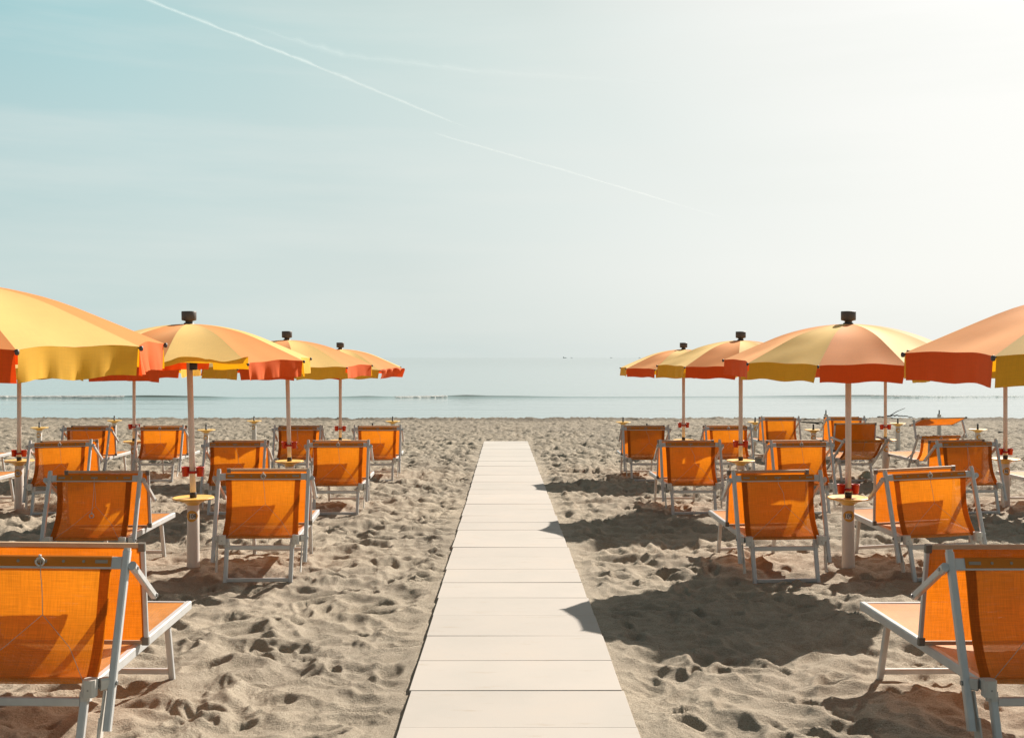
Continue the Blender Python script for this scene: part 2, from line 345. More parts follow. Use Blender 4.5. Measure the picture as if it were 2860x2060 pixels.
# ------------------------------------------------------------------ sun lounger
UT = (0.354, 0.264, 0.844); UB = (0.354, 0.052, 0.150)
def sling_curve(top, bot, n, sag):
    """side profile of the hanging back fabric: straight down from the top bar, then curving back to the rear rail"""
    P = []
    (y0, z0), (y1, z1) = top, bot
    nx, nz = (z0 - z1), -(y0 - y1); l = math.hypot(nx, nz); nx, nz = nx / l, nz / l
    for i in range(n):
        t = i / (n - 1); b = sag * (t ** 1.35) * (1 - t) * 4 * 1.05
        P.append((y0 + (y1 - y0) * t + nx * b, z0 + (z1 - z0) * t + nz * b))
    return P
def make_lounger(top=UT, bottom=UB, mode='folded', ring='bar', cordside=0.0):
    root = empty('sun_lounger')
    RX = 0.289
    for sx in (-1, 1):
        b = MB(); b.bar((sx * RX, 0.075, 0.330), (sx * RX, 1.415, 0.333), 0.032, 0.046)
        b.bar((sx * RX, 0.62, 0.356), (sx * RX, 0.66, 0.356), 0.036, 0.006)
        rail = b.build('side_rail', M['alu'], root)
    b = MB(); b.bar((-RX + 0.016, 1.398, 0.333), (RX - 0.016, 1.398, 0.333), 0.030, 0.044, side=(0, 1, 0)); b.build('foot_rail', M['alu'], root)
    b = MB(); b.bar((-RX + 0.016, 0.150, 0.330), (RX - 0.016, 0.150, 0.330), 0.026, 0.022, side=(0, 1, 0)); b.build('head_rail', M['alu'], root)
    # seat sling
    b = MB(); P = []
    for i in range(25):
        y = 0.10 + 1.295 * i / 24; row = []
        for j in range(15):
            u = -1 + 2 * j / 14
            row.append((u * (RX - 0.012), y, 0.352 - 0.028 * (1 - u * u) * math.sin(math.pi * min(1, max(0, (i / 24)))) ** 0.6))
        P.append(row)
    b.grid(P, 0, lambda i, j: (0.58 * j / 14, 1.3 * i / 24)); b.build('seat_fabric', M['sling'], root)
    # rear legs, front legs
    for sx in (-1, 1):
        b = MB(); b.bar((sx * 0.252, 0.095, 0.325), (sx * 0.249, 0.0, -0.03), 0.031, 0.030); b.build('rear_leg', M['alu'], root)
        b = MB(); b.bar((sx * 0.250, 1.165, 0.318), (sx * 0.250, 1.268, -0.02), 0.030, 0.028); b.build('front_leg', M['alu'], root)
        b = MB(); b.bar((sx * 0.283, 0.052, 0.292), (sx * 0.283, 0.052, 0.362), 0.052, 0.050, ch=0.2)
        b.bar((sx * 0.254, 0.081, 0.262), (sx * 0.254, 0.089, 0.300), 0.044, 0.044, ch=0.2)
        b.bar((sx * 0.311, 0.085, 0.330), (sx * 0.337, 0.105, 0.330), 0.034, 0.050, side=(0, 1, 0), ch=0.2)
        br = b.build('corner_bracket', M['plastic'], root)
        c = MB(); c.tube([(sx * 0.283, 0.0265, 0.322), (sx * 0.283, 0.031, 0.322)], 0.0045, 8); c.build('screw', M['bolt'], br)
    b = MB(); b.bar((-0.236, 0.075, 0.262), (0.236, 0.075, 0.262), 0.024, 0.034, side=(0, 1, 0)); b.build('rear_crossbar', M['alu'], root)
    b = MB(); b.bar((-0.234, 0.008, 0.022), (0.234, 0.008, 0.022), 0.024, 0.030, side=(0, 1, 0)); b.build('rear_base_bar', M['alu'], root)
    b = MB(); b.bar((-0.236, 1.255, 0.026), (0.236, 1.255, 0.026), 0.026, 0.028, side=(0, 1, 0)); b.build('front_base_bar', M['alu'], root)
    # back posts and their props
    T, B = Vector(top), Vector(bottom)
    for sx in (-1, 1):
        t = Vector((sx * T.x, T.y, T.z)); q = Vector((sx * B.x, B.y, B.z)); d = (t - q).normalized()
        b = MB(); b.bar(q, t, 0.030, 0.032); po = b.build('back_post', M['alu'], root)
        b = MB(); b.bar(t - d * 0.004, t + d * 0.011, 0.027, 0.029, ch=0.3); b.build('post_cap', M['plastic'], po)
        piv = q + d * ((0.33 - q.z) / d.z)
        b = MB(); b.tube([piv + Vector((sx * 0.0155, 0, 0)), piv + Vector((sx * 0.0215, 0, 0))], 0.010, 10); b.build('bolt', M['bolt'], po)
        if mode == 'folded':
            b = MB(); b.bar((sx * 0.324, 0.040, 0.075), (sx * 0.326, 0.070, 0.20), 0.007, 0.058, ch=0.1)
            b.bar((sx * 0.326, 0.070, 0.20), (sx * 0.328, 0.098, 0.30), 0.007, 0.030, ch=0.1); b.build('prop_hook', M['plastic'], root)
        else:
            b = MB(); m_ = q.lerp(t, 0.55); b.bar((sx * 0.322, 0.33, 0.345), (sx * 0.322, m_.y, m_.z), 0.008, 0.024); b.build('prop_hook', M['alu'], root)
    axis = (T - B).normalized()
    bc = Vector((0, T.y, T.z)) - axis * 0.052
    nb = Vector((0, -axis.z, axis.y)).normalized()
    if nb.y > 0: nb = -nb
    b = MB(); b.bar(bc + Vector((-0.338, 0, 0)), bc + Vector((0.338, 0, 0)), 0.020, 0.052, side=nb); tb = b.build('top_bar', M['alu'], root)
    # fabric wound over the top bar, punched where the bar shows
    b = MB(); b.bar(bc + Vector((-0.296, 0, 0)) + axis * 0.004, bc + Vector((0.296, 0, 0)) + axis * 0.004, 0.026, 0.051, side=nb, ch=0.25)
    f0 = bc + nb * 0.0138 + axis * 0.004
    for x in (-0.18, -0.095, 0.095, 0.18): b.tube([f0 + Vector((x, 0, 0)), f0 + Vector((x, 0, 0)) + nb * 0.0012], 0.0065, 10, 1)
    for x in (-0.255, 0, 0.255): b.bar(f0 + Vector((x - 0.026, 0, 0)), f0 + Vector((x + 0.026, 0, 0)), 0.002, 0.014, side=nb, mi=1)
    b.build('hem_sleeve', [M['hem'], M['punch']], tb)
    # hanging back sling with doubled side hems
    bot = (0.088, 0.328)
    tp = bc - axis * 0.022
    sag = 0.060 if mode == 'folded' else 0.045
    prof = sling_curve((tp.y, tp.z), bot, 26, sag if mode == 'folded' else -sag)
    b = MB(); P = []; ln = [0.0]
    for i in range(1, 26): ln.append(ln[-1] + math.hypot(prof[i][0] - prof[i - 1][0], prof[i][1] - prof[i - 1][1]))
    for i, (y, z) in enumerate(prof):
        t = i / 25; w = 0.296 - 0.010 * math.sin(math.pi * t); row = []
        for j in range(21):
            u = -1 + 2 * j / 20; ed = 1 - u * u
            row.append(Vector((u * w, y + 0.012 * ed * math.sin(math.pi * t) * (1 if mode == 'folded' else 0.6), z + 0.006 * (1 - ed) * t)))
        P.append(row)
    b.grid(P, 0, lambda i, j: (0.592 * j / 20, ln[i]))
    sl = b.build('back_fabric', M['sling'], root)
    for side in (0, 1):
        b = MB(); Q = []
        for i in range(26):
            cols = P[i][:2] if side == 0 else P[i][-2:]
            a_, c_ = Vector(cols[0]), Vector(cols[1]); e = a_ if side == 0 else c_; inn = c_ if side == 0 else a_
            ed = e + (inn - e) * 0.06; ii = e + (inn - e) * 1.55
            Q.append([ed + Vector((0, -0.004, 0)), ii + Vector((0, -0.004, 0))])
        b.grid(Q, 0, lambda i, j: (0.045 * j, ln[i])); b.build('side_hem', M['sidehem'], sl)
    # pull cord and ring
    top_c = f0 + nb * 0.004
    def on(t, x, lift=0.008):
        k = min(25, max(0, int(t * 25))); y, z = prof[k]; return Vector((x, y - lift, z))
    b = MB(); fork = on(0.42, 0.02 + cordside)
    b.tube([top_c, on(0.05, 0.002), on(0.22, 0.012 + cordside), fork], 0.0017, 5)
    b.tube([fork, on(0.7, -0.12 + cordside), on(1.0, -0.27)], 0.0013, 5); b.tube([fork, on(0.7, 0.15 + cordside), on(1.0, 0.25)], 0.0013, 5)
    b.build('pull_cord', M['cord'], root)
    b = MB(); rc = (top_c + nb * 0.004 - axis * 0.004) if ring == 'bar' else on(0.56, -0.005, 0.010)
    if ring != 'none':
        b.tube([rc + Vector((0.017 * math.cos(a), 0, 0.017 * math.sin(a))) for a in [2 * math.pi * k / 16 for k in range(17)]], 0.0042, 6, caps=False)
        if ring == 'hang': b.tube([on(0.0, 0.0), on(0.3, -0.002), rc + Vector((0, 0, 0.018))], 0.0017, 5)
        b.tube([rc + Vector((0, 0, 0.018)), rc + Vector((0, 0, 0.030))], 0.006, 6)
        b.build('pull_ring', M['plastic'], root)
    # sun shade on two arms
    if mode == 'folded': c0, c1, a0, a1 = (0.594, 0.362), (0.526, 0.818), (0.261, 0.771), (0.560, 0.588)
    elif mode == 'upright': c0, c1, a0, a1 = (0.115, 0.46), (0.065, 0.885), (T.y + 0.02, T.z - 0.03), (0.09, 0.672)
    else: c0, c1, a0, a1 = (0.16, 0.865), (-0.27, 0.995), (T.y + 0.02, T.z - 0.03), (-0.06, 0.945)
    W = 0.333
    sh = empty('sun_shade'); sh.parent = root
    p0, p1 = Vector((0, *c0)), Vector((0, *c1)); dv = (p1 - p0).normalized(); nr = Vector((0, -dv.z, dv.y))
    for sx in (-1, 1):
        b = MB(); b.bar(p0 + Vector((sx * W, 0, 0)), p1 + Vector((sx * W, 0, 0)), 0.020, 0.018); b.build('shade_side', M['alu'], sh)
    for k, e in enumerate((p0, p1)):
        b = MB(); b.bar(e + Vector((-W + 0.0102, 0, 0)), e + Vector((W - 0.0102, 0, 0)), 0.020, 0.018, side=dv); b.build('shade_bar', M['trim'], sh)
    b = MB(); P2 = [[p0.lerp(p1, (i + 0.25) / 10.5) + Vector(((-1 + 2 * j / 12) * (W - 0.009), 0, 0)) + nr * 0.004 for j in range(13)] for i in range(11)]
    b.grid(P2, 0, lambda i, j: (0.65 * j / 12, 0.45 * i / 10)); b.build('shade_fabric', M['shade'], sh)
    for sx in (-1, 1):
        for e, sg in ((p0, 1), (p1, -1)):
            b = MB(); q = e + Vector((sx * (W - 0.004), 0, 0)); b.bar(q - dv * sg * 0.0115, q + dv * sg * 0.026, 0.031, 0.0225); b.build('shade_corner', M['grey'], sh)
    for sx in (-1, 1):
        q0, q1 = Vector((sx * 0.384, *a0)), Vector((sx * 0.372, *a1)); d = (q1 - q0).normalized()
        b = MB(); b.bar(q0 - d * 0.012, q1 + d * 0.016, 0.026, 0.030); b.bar(q0 - d * 0.03, q0 + d * 0.02, 0.032, 0.038, ch=0.3)
        ar = b.build('shade_arm', M['alu'], root)
        b = MB()
        for q in (q0, q1 + d * 0.004): b.tube([q + Vector((sx * 0.0155, 0, 0)), q + Vector((sx * 0.0195, 0, 0))], 0.0085, 10)
        b.tube([q0 - Vector((sx * 0.052, 0.0, 0)), q0 - Vector((sx * 0.046, 0, 0))], 0.012, 8); b.build('bolt', M['bolt'], ar)
    return root

proto_bar = make_lounger(ring='bar')
proto_hang = make_lounger(ring='hang', cordside=0.0)
proto_plain = make_lounger(ring='none', cordside=0.03)
proto_rec = make_lounger(top=(0.354, -0.29, 0.672), bottom=(0.354, 0.30, 0.17), mode='upright', ring='none')
proto_roof = make_lounger(top=(0.354, -0.17, 0.74), bottom=(0.354, 0.26, 0.15), mode='roof', ring='bar')
LG = 'orange sun loungers set out in rows on the beach'
K1 = 'orange mesh sun lounger with white frame'
loungers = [  # prototype, x, y, yaw, dz, roll, pitch, label
 (proto_bar, -2.002, 4.172, 0.021, 0.015, 0.014, 0.004, 'nearest orange lounger left of the walkway with a white ring on its top bar'),
 (proto_plain, 2.244, 4.238, 0.040, -0.006, 0.006, 0.005, 'nearest orange lounger right of the walkway, cut off by the right edge of the photo'),
 (proto_hang, -3.314, 8.031, 0.037, -0.006, 0.003, -0.003, 'orange lounger left of the umbrella post 108 with a white ring dangling on its cord'),
 (proto_bar, -1.973, 8.068, 0.064, 0.005, 0.005, 0.005, 'orange lounger just right of umbrella post 108, between the post and the walkway'),
 (proto_plain, 2.158, 8.162, 0.031, -0.019, -0.009, 0.013, 'deep orange lounger just left of umbrella post 109, between the walkway and the post'),
 (proto_bar, 3.414, 8.169, 0.035, 0.001, -0.045, 0.014, 'lopsided orange lounger just right of umbrella post 109, leaning to the right'),
 (proto_bar, -5.31, 12.04, 0.04, 0.0, -0.02, 0.0, 'orange lounger in the third row beside the red cups of the far left edge post'),
 (proto_plain, -3.27, 12.06, 0.02, 0.0, 0.0, 0.0, 'orange lounger in the third row right behind umbrella post 108'),
 (proto_bar, -2.045, 12.04, 0.03, 0.0, 0.0, 0.0, 'orange lounger in the third row nearest the walkway on its left side'),
 (proto_plain, -6.62, 12.10, 0.03, 0.0, 0.0, 0.0, 'third-row orange lounger at the left edge with only its foot end in view'),
 (proto_plain, -6.56, 15.80, 0.02, 0.0, 0.0, 0.0, 'leftmost orange lounger of the fourth row whose back shows fully'),
 (proto_bar, -5.45, 15.88, 0.03, 0.0, 0.0, 0.0, 'orange fourth-row lounger left of the pole of umbrella 108'),
 (proto_hang, -3.32, 15.88, 0.02, 0.0, 0.0, 0.0, 'orange lounger of the fourth row half hidden behind the left third-row umbrella pole'),
 (proto_plain, -2.075, 15.84, 0.02, 0.0, 0.0, 0.0, 'orange lounger of the fourth row nearest the walkway, left side'),
 (proto_plain, -8.40, 15.50, 0.02, 0.0, 0.0, 0.0, 'orange lounger almost out of the left edge with only a white foot corner in view'),
 (proto_plain, 2.12, 12.08, 0.03, 0.0, 0.0, 0.0, 'orange lounger in the third row nearest the walkway on its right side'),
 (proto_bar, 3.44, 12.08, 0.03, 0.0, -0.01, 0.0, 'orange lounger in the third row just left of the pole of umbrella 109'),
 (proto_hang, 5.42, 12.10, 0.02, 0.0, -0.02, 0.0, 'orange lounger in the third row left of the post at the right edge'),
 (proto_plain, 6.62, 12.10, 0.02, 0.0, 0.0, 0.0, 'orange lounger at the right edge behind post 96, only its foot end visible'),
 (proto_plain, 2.087, 15.92, 0.03, 0.0, 0.0, 0.0, 'orange lounger of the fourth row nearest the walkway on its right side'),
 (proto_bar, 3.39, 16.0, 0.02, 0.0, -0.01, 0.0, 'orange fourth-row lounger behind the pole of the umbrella in post 95'),
 (proto_plain, 5.10, 19.5, 0.02, 0.0, 0.0, 0.0, 'left one of the two farthest orange loungers close to the water on the right'),
 (proto_plain, 6.38, 19.6, 0.02, 0.0, 0.0, 0.0, 'right one of the two farthest orange loungers, behind the pole of umbrella 109'),
 (proto_rec, 5.28, 15.90, 0.15, 0.0, 0.0, 0.0, 'reclined orange lounger behind the pole of umbrella 109 with its shade standing upright'),
 (proto_roof, 6.44, 15.75, 0.05, 0.0, -0.02, 0.0, 'reclined orange lounger on the right with its shade raised like a small roof'),
]
used = set()
for pr, x, y, yaw, dz, ro, pi_, lab in loungers:
    o = pr if pr.name not in used else copy_tree(pr); used.add(pr.name)
    o.location = (x, y, gz(y) + dz); o.rotation_euler = (pi_, ro, yaw); tag(o, lab, 'sun lounger', LG)
    for lx, ly in ((-0.25, 0), (0.25, 0), (-0.25, 1.267), (0.25, 1.267)):
        c_, s_ = math.cos(yaw), math.sin(yaw)
        zz = dz + (-ro * lx) + pi_ * ly
        PINS.append((x + c_ * lx - s_ * ly, y + s_ * lx + c_ * ly, zz + 0.006, 0.13))

# ------------------------------------------------------------------ umbrella posts (tube in the sand with a round table)
def curved(mb, pts, faces, r, z0, ang, mi=0):
    k = len(mb.v)
    for u, v in pts:
        a = ang + u / 0.0485; mb.v.append(Vector((r * math.sin(a), -r * math.cos(a), z0 + v)))
    for f in faces: mb.face([k + i for i in f], mi)
def text_mesh(txt, size):
    cu = bpy.data.curves.new('digits', 'FONT'); cu.body = txt; cu.size = size; cu.align_x = 'CENTER'; cu.align_y = 'CENTER'; cu.resolution_u = 4; cu.offset = size * 0.018
    o = bpy.data.objects.new('digits', cu); C.objects.link(o); dg = bpy.context.evaluated_depsgraph_get(); dg.update()
    me = bpy.data.meshes.new_from_object(o.evaluated_get(dg)); pts = [(v.co.x * 0.80, v.co.y) for v in me.vertices]; fs = [list(p.vertices) for p in me.polygons]
    bpy.data.objects.remove(o); bpy.data.curves.remove(cu); bpy.data.meshes.remove(me); return pts, fs
def make_post(table=True, stub=True, sticker=True, number=None, ang=0.0, top=0.545):
    root = empty('umbrella_post')
    b = MB(); b.lathe([(0.0545, -0.12), (0.0535, 0.0), (0.0505, 0.25), (0.0485, top), (0.046, top + 0.006), (0.020, top + 0.007)], 28); b.build('tube', M['tube'], root)
    if table:
        b = MB(); b.lathe([(0.0505, top - 0.012), (0.058, top - 0.002), (0.085, top + 0.014), (0.130, top + 0.030), (0.162, top + 0.036), (0.169, top + 0.041), (0.170, top + 0.047), (0.166, top + 0.051), (0.155, top + 0.048), (0.030, top + 0.046), (0.0, top + 0.046)], 44)
        b.build('table_disc', M['disc'], root)
    if stub:
        b = MB(); z = top + (0.046 if table else 0.006); b.lathe([(0.021, z), (0.021, z + 0.02), (0.017, z + 0.022), (0.016, z + 0.105), (0.012, z + 0.11), (0, z + 0.11)], 14); b.build('peg', M['black'], root)
    if sticker:
        am, n = 0.054, 24; b = MB(); pts, fs = [], []
        for i in range(n + 1):
            u = -am + 2 * am * i / n; hh = 0.047 * (max(0.0, 1 - (abs(u) / am) ** 2.0)) ** 0.75 + 0.0004
            pts += [(u, -hh), (u, hh)]
        for i in range(n): fs.append([2 * i, 2 * i + 2, 2 * i + 3, 2 * i + 1])
        curved(b, pts, fs, 0.0512, 0.443, ang); st = b.build('sticker', M['sticker'], root)
        sh = 0.006 if ang >= 0 else -0.008
        pts = [(sh - 0.024 + 0.048 * i / 8, v) for i in range(9) for v in (-0.023, 0.023)]; b = MB()
        curved(b, pts, [[2 * i, 2 * i + 2, 2 * i + 3, 2 * i + 1] for i in range(8)], 0.0522, 0.443, ang); b.build('number_field', M['label'], st)
        if number:
            pts, fs = text_mesh(number, 0.050 if len(number) == 3 else 0.047); b = MB(); curved(b, [(u + sh, v) for u, v in pts], fs, 0.0532, 0.443, ang); b.build('number', M['ink'], st)
    return root
def put(o, x, y, label, cat, group, rz=0.0, dz=0.0):
    o.location = (x, y, gz(y) + dz); o.rotation_euler = (0, 0, rz); tag(o, label, cat, group); PINS.append((x, y, 0.012 + dz, 0.16)); return o
PG = 'white umbrella posts with round yellow tables'
put(make_post(stub=False, number='108', ang=0.02), -2.669, 8.71, 'white post with yellow table numbered 108, between two loungers left of the walkway', 'umbrella post', PG)
put(make_post(stub=False, number='109', ang=-0.16), 2.816, 8.71, 'white post with yellow table numbered 109, between two loungers right of the walkway', 'umbrella post', PG)
put(make_post(stub=False, number='92', ang=0.05), -5.96, 12.58, 'white post with yellow table at the left edge numbered 92', 'umbrella post', PG)
put(make_post(stub=False, number='96', ang=-0.05), 6.09, 12.84, 'white post with yellow table at the right edge numbered 96', 'umbrella post', PG)
put(make_post(stub=False, number='95', ang=-0.02), 2.77, 12.60, 'white post with yellow table numbered 95, second one along the right side of the walkway', 'umbrella post', PG)
pu = make_post(stub=False)
for k, (x, y, lab) in enumerate([
    (-2.674, 12.50, 'post with yellow table behind post 108, between two loungers of the third row'),
    (-2.74, 16.60, 'post with yellow table under the farthest left umbrella beside the walkway'),
    (-5.94, 16.35, 'post with yellow table under the far left umbrella pole between two loungers'),
    (2.754, 16.70, 'post with yellow table under the farthest right umbrella beside the walkway'),
    (6.03, 16.80, 'post with yellow table under the pole between the two reclined loungers')]):
    put(pu if k == 0 else copy_tree(pu), x, y, lab, 'umbrella post', PG, random.uniform(-0.3, 0.3))
BG = 'empty umbrella posts without umbrella near the water'
pb = make_post()
for k, (x, y, lab) in enumerate([
    (-9.45, 20.8, 'empty white post with yellow table and black peg near the left edge'),
    (-9.25, 24.2, 'empty post with yellow table farther out, above the leftmost lounger of the fourth row'),
    (-5.85, 19.9, 'empty post with yellow table just right of the pole of umbrella 108'),
    (-5.95, 24.0, 'empty post with yellow table between umbrella pole 108 and the next pole towards the walkway'),
    (-2.72, 20.3, 'empty post whose black peg shows just above a left lounger near the walkway'),
    (-2.73, 23.8, 'empty post with yellow table close to the water, nearest the walkway on the left'),
    (2.50, 23.4, 'empty post with yellow table close to the water, nearest the walkway on the right'),
    (2.62, 20.2, 'empty post whose black peg shows just above a right lounger near the walkway'),
    (5.47, 23.4, 'empty post with yellow table at the left shoulder of the farthest left lounger'),
    (5.78, 19.95, 'empty post with yellow table between the two farthest loungers'),
    (8.42, 22.7, 'empty post with yellow table left of the raised lounger shade'),
    (9.00, 20.1, 'empty post with yellow table right of the raised lounger shade')]):
    put(pb if k == 0 else copy_tree(pb), x, y, lab, 'umbrella post', BG, random.uniform(-0.3, 0.3))
pc = make_post(table=False, sticker=True, top=0.60)
for k, (x, y, lab) in enumerate([
    (8.45, 28.0, 'bare white post with black peg and no table behind the farthest right lounger'),
    (11.5, 28.0, 'bare white post with black peg and no table behind the raised lounger shade')]):
    put(pc if k == 0 else copy_tree(pc), x, y, lab, 'umbrella post', BG)

# ------------------------------------------------------------------ umbrellas
NR, RAD, RIM, RISE, DROP = 10, 1.022, 1.745, 0.30, 0.138
_k = np.linspace(-0.4, 1.4, 721); _z = np.interp(np.abs(_k), [0, 0.13, 0.29, 0.51, 0.73, 1.0, 1.4], [1.02, 0.995, 0.926, 0.735, 0.41, 0.0, -0.62])
_PZ = np.convolve(_z, np.ones(81) / 81, 'same')[160:561]; _PT = _k[160:561]; _PZ = _PZ - _PZ[-1]; _PZ = _PZ / _PZ[0]
def rib_pt(k, t):
    a = 2 * math.pi * k / NR; r = RAD * t
    return Vector((r * math.sin(a), -r * math.cos(a), RISE * float(np.interp(t, _PT, _PZ))))
def panel_pt(k, t, u):
    p = rib_pt(k, t).lerp(rib_pt(k + 1, t), u); e = 4 * u * (1 - u)
    s = 1 - 0.045 * e * t ** 3
    wr = 0.005 * t ** 4 * e * math.sin(9 * u + 2.1 * k) + 0.003 * e * t * math.sin(14 * t + 6 * u + k)
    return Vector((p.x * s, p.y * s, p.z - 0.012 * e * math.sin(math.pi * min(1, t)) + 0.012 * e * t ** 6 + wr))
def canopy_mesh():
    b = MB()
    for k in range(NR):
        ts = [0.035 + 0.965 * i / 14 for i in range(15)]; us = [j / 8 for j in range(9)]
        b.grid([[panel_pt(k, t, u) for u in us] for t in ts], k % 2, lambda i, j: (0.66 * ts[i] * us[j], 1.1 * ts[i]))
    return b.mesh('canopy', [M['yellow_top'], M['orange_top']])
def flap_mesh(k, kind):
    rnd = random.Random(k * 17 + hash(kind) % 97 if kind == 'x' else k * 17 + {'calm': 1, 'wavy': 2, 'curl': 3, 'crumple': 4}[kind])
    b = MB(); P = []; nu, nv = 25, 8
    ph, am, fr = rnd.uniform(0, 6), {'calm': 0.004, 'wavy': 0.014, 'curl': 0.02, 'crumple': 0.012}[kind], rnd.uniform(2.0, 3.4)
    am *= rnd.uniform(0.5, 1.4); skew = rnd.uniform(-0.02, 0.02)
    for j in range(nv):
        v = j / (nv - 1); row = []
        for i in range(nu):
            u = i / (nu - 1); uu = 0.012 + 0.976 * u
            p = panel_pt(k, 1.0, uu); a = 2 * math.pi * (k + 0.5) / NR; out = Vector((math.sin(a), -math.cos(a), 0)); tan = Vector((math.cos(a), math.sin(a), 0))
            w = am * math.sin(fr * 2 * math.pi * u + ph) * v + 0.6 * am * math.sin(fr * 4.3 * math.pi * u + 2 * ph) * v * v
            if kind in ('calm', 'wavy'):
                q = p + out * (0.010 * v + w) + Vector((0, 0, -DROP * v * (1 - 0.05 * abs(2 * u - 1)) + 0.003 * math.sin(9 * u + ph) * v)) + tan * (skew * v - 0.012 * v * (2 * u - 1))
            elif kind == 'curl':            # blown up and folded back over the edge
                hh = 0.026 + 0.040 * max(0, math.sin(2 * math.pi * (u * 1.25 - 0.12))) + 0.012 * math.sin(15 * u)
                q = p + out * (0.075 * math.sin(v * 2.2) + 0.012 * v * math.sin(13 * u)) + Vector((0, 0, hh * math.sin(v * 2.6) - 0.030 * v * v * (0.6 + 0.4 * math.sin(7 * u + 1))))
            else:
                cr = 0.035 * abs(math.sin(3.3 * math.pi * u)) * math.sin(math.pi * min(1, v * 1.6)) 
                q = p + out * (0.03 * math.sin(3 * v) + cr) + Vector((0, 0, -DROP * (v ** 1.3) + cr * 0.9))
            row.append(q)
        P.append(row)
    b.grid(P, 0, lambda j, i: (0.64 * i / (nu - 1), DROP * j / (nv - 1)))
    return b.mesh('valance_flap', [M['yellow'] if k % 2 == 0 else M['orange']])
CAN = canopy_mesh()
FL = {(k, kd): flap_mesh(k, kd) for k in range(NR) for kd in ('calm', 'wavy')}
b = MB()
for k in range(1): b.tube([rib_pt(0, 0.04 + 0.96 * i / 10) - Vector((0, 0, 0.009)) for i in range(11)], 0.004, 6)
b.tube([rib_pt(0, 0.50) - Vector((0, 0, 0.012)), Vector((0, -0.03, -0.02))], 0.0035, 6)
RIB = b.mesh('rib', [M['grey']])
b = MB(); e_ = rib_pt(0, 1.0); b.lathe([(0, -0.013), (0.008, -0.010), (0.010, 0), (0.008, 0.010), (0, 0.013)], 10, o=(e_.x, e_.y - 0.006, e_.z - 0.008)); TIP = b.mesh('rib_tip', [M['brown']])
b = MB(); b.lathe([(0.045, 0.0), (0.040, 0.012), (0.030, 0.016), (0.030, 0.026), (0.040, 0.030), (0.057, 0.034), (0.0605, 0.038), (0.0610, 0.104), (0.058, 0.110), (0.0, 0.112)], 32); CAP = b.mesh('finial', [M['brown']])
def make_umbrella(x, y, rot, label, tilt=(0.0, 0.0), special=None, wavy=0.35, cups=0.72, lean=(0, 0), collar=False, rimz=RIM):
    root = empty('beach_umbrella', (x, y, gz(y)))
    tag(root, label, 'beach umbrella', 'orange and yellow beach umbrellas beside the walkway')
    b = MB(); b.tube([(0, 0, 0.30), (0, 0, 0.62)], 0.020, 16); b.tube([(0, 0, 0.595), (lean[0], lean[1], rimz + 0.10)], 0.0245, 18); b.tube([(lean[0], lean[1], rimz + 0.08), (lean[0], lean[1], rimz + RISE + 0.0)], 0.018, 14); po = b.build('pole', M['pole'], root)
    b = MB(); b.lathe([(0.022, 0.592), (0.029, 0.594), (0.029, 0.612), (0.027, 0.634), (0.0248, 0.638)], 16); b.build('pole_foot', M['black'], po)
    if collar:
        b = MB(); b.lathe([(0.026, 1.66), (0.034, 1.662), (0.034, 1.72), (0.030, 1.726), (0.026, 1.727)], 18); b.build('runner', M['black'], po)
    b = MB(); lx = lean[0] * 0.1
    b.lathe([(0.0255, -0.010), (0.032, -0.010), (0.032, 0.010), (0.0255, 0.010)], 18, o=(lx, 0, cups + 0.035))
    ch = b.build('cup_holder', M['red'], root)
    for sx in (-1, 1):
        b = MB(); b.lathe([(0, 0.0), (0.026, 0.0), (0.033, 0.075), (0.036, 0.076), (0.036, 0.080), (0.031, 0.080), (0.024, 0.006), (0, 0.006)], 18, o=(lx + sx * 0.060, 0.0, cups)); b.build('cup', M['red'], ch)
    ca = link('canopy', CAN, root, (lean[0], lean[1], rimz)); ca.rotation_euler = (tilt[0], tilt[1], 0)
    # turn the ring of panels, keeping the tilt in world terms
    ca.rotation_mode = 'QUATERNION'
    from mathutils import Euler
    ca.rotation_quaternion = Euler((tilt[0], tilt[1], 0)).to_quaternion() @ Euler((0, 0, R_(rot))).to_quaternion()
    rnd = random.Random(int(x * 100) + int(y * 10))
    for k in range(NR):
        kd = 'wavy' if rnd.random() < wavy else 'calm'
        me = FL[(k, kd)]
        if special and k == special[0]: me = flap_mesh(k, special[1])
        link('valance_flap', me, ca)
    for k in range(NR):
        r = link('rib', RIB, ca); r.rotation_euler = (0, 0, 2 * math.pi * k / NR); t = link('rib_tip', TIP, ca); t.rotation_euler = (0, 0, 2 * math.pi * k / NR)
    fi = link('finial', CAP, root, (lean[0], lean[1], rimz + RISE - 0.004)); fi.rotation_euler = (tilt[0], tilt[1], 0)
    return root
tl = (R_(2.0), 0.0)
make_umbrella(-2.68, 4.83, 45, 'nearest umbrella on the left, cut off by the left edge, broad yellow panel in front', tl, wavy=0.9)
make_umbrella(2.88, 4.85, -59, 'nearest umbrella on the right, cut off by the right edge, broad salmon panel in front', (R_(1.5), 0), wavy=0.4, rimz=1.71)
make_umbrella(-2.669, 8.71, 6, 'umbrella in post 108 with its front yellow valance blown up, left of the walkway', tl, special=(0, 'curl'), cups=0.77, lean=(-0.035, 0), collar=True, wavy=0.5)
make_umbrella(2.816, 8.71, -66, 'umbrella in post 109 with an orange panel facing front, right of the walkway', (R_(2.5), R_(-0.5)), cups=0.625, wavy=0.1)
make_umbrella(-2.674, 12.50, 17, 'left umbrella partly hidden behind the umbrella of post 108', tl, cups=0.745, lean=(-0.03, 0), wavy=0.4)
make_umbrella(-2.74, 16.60, 9, 'farthest umbrella on the left beside the walkway with a crumpled red valance', tl, special=(1, 'crumple'), cups=0.74, wavy=0.4)
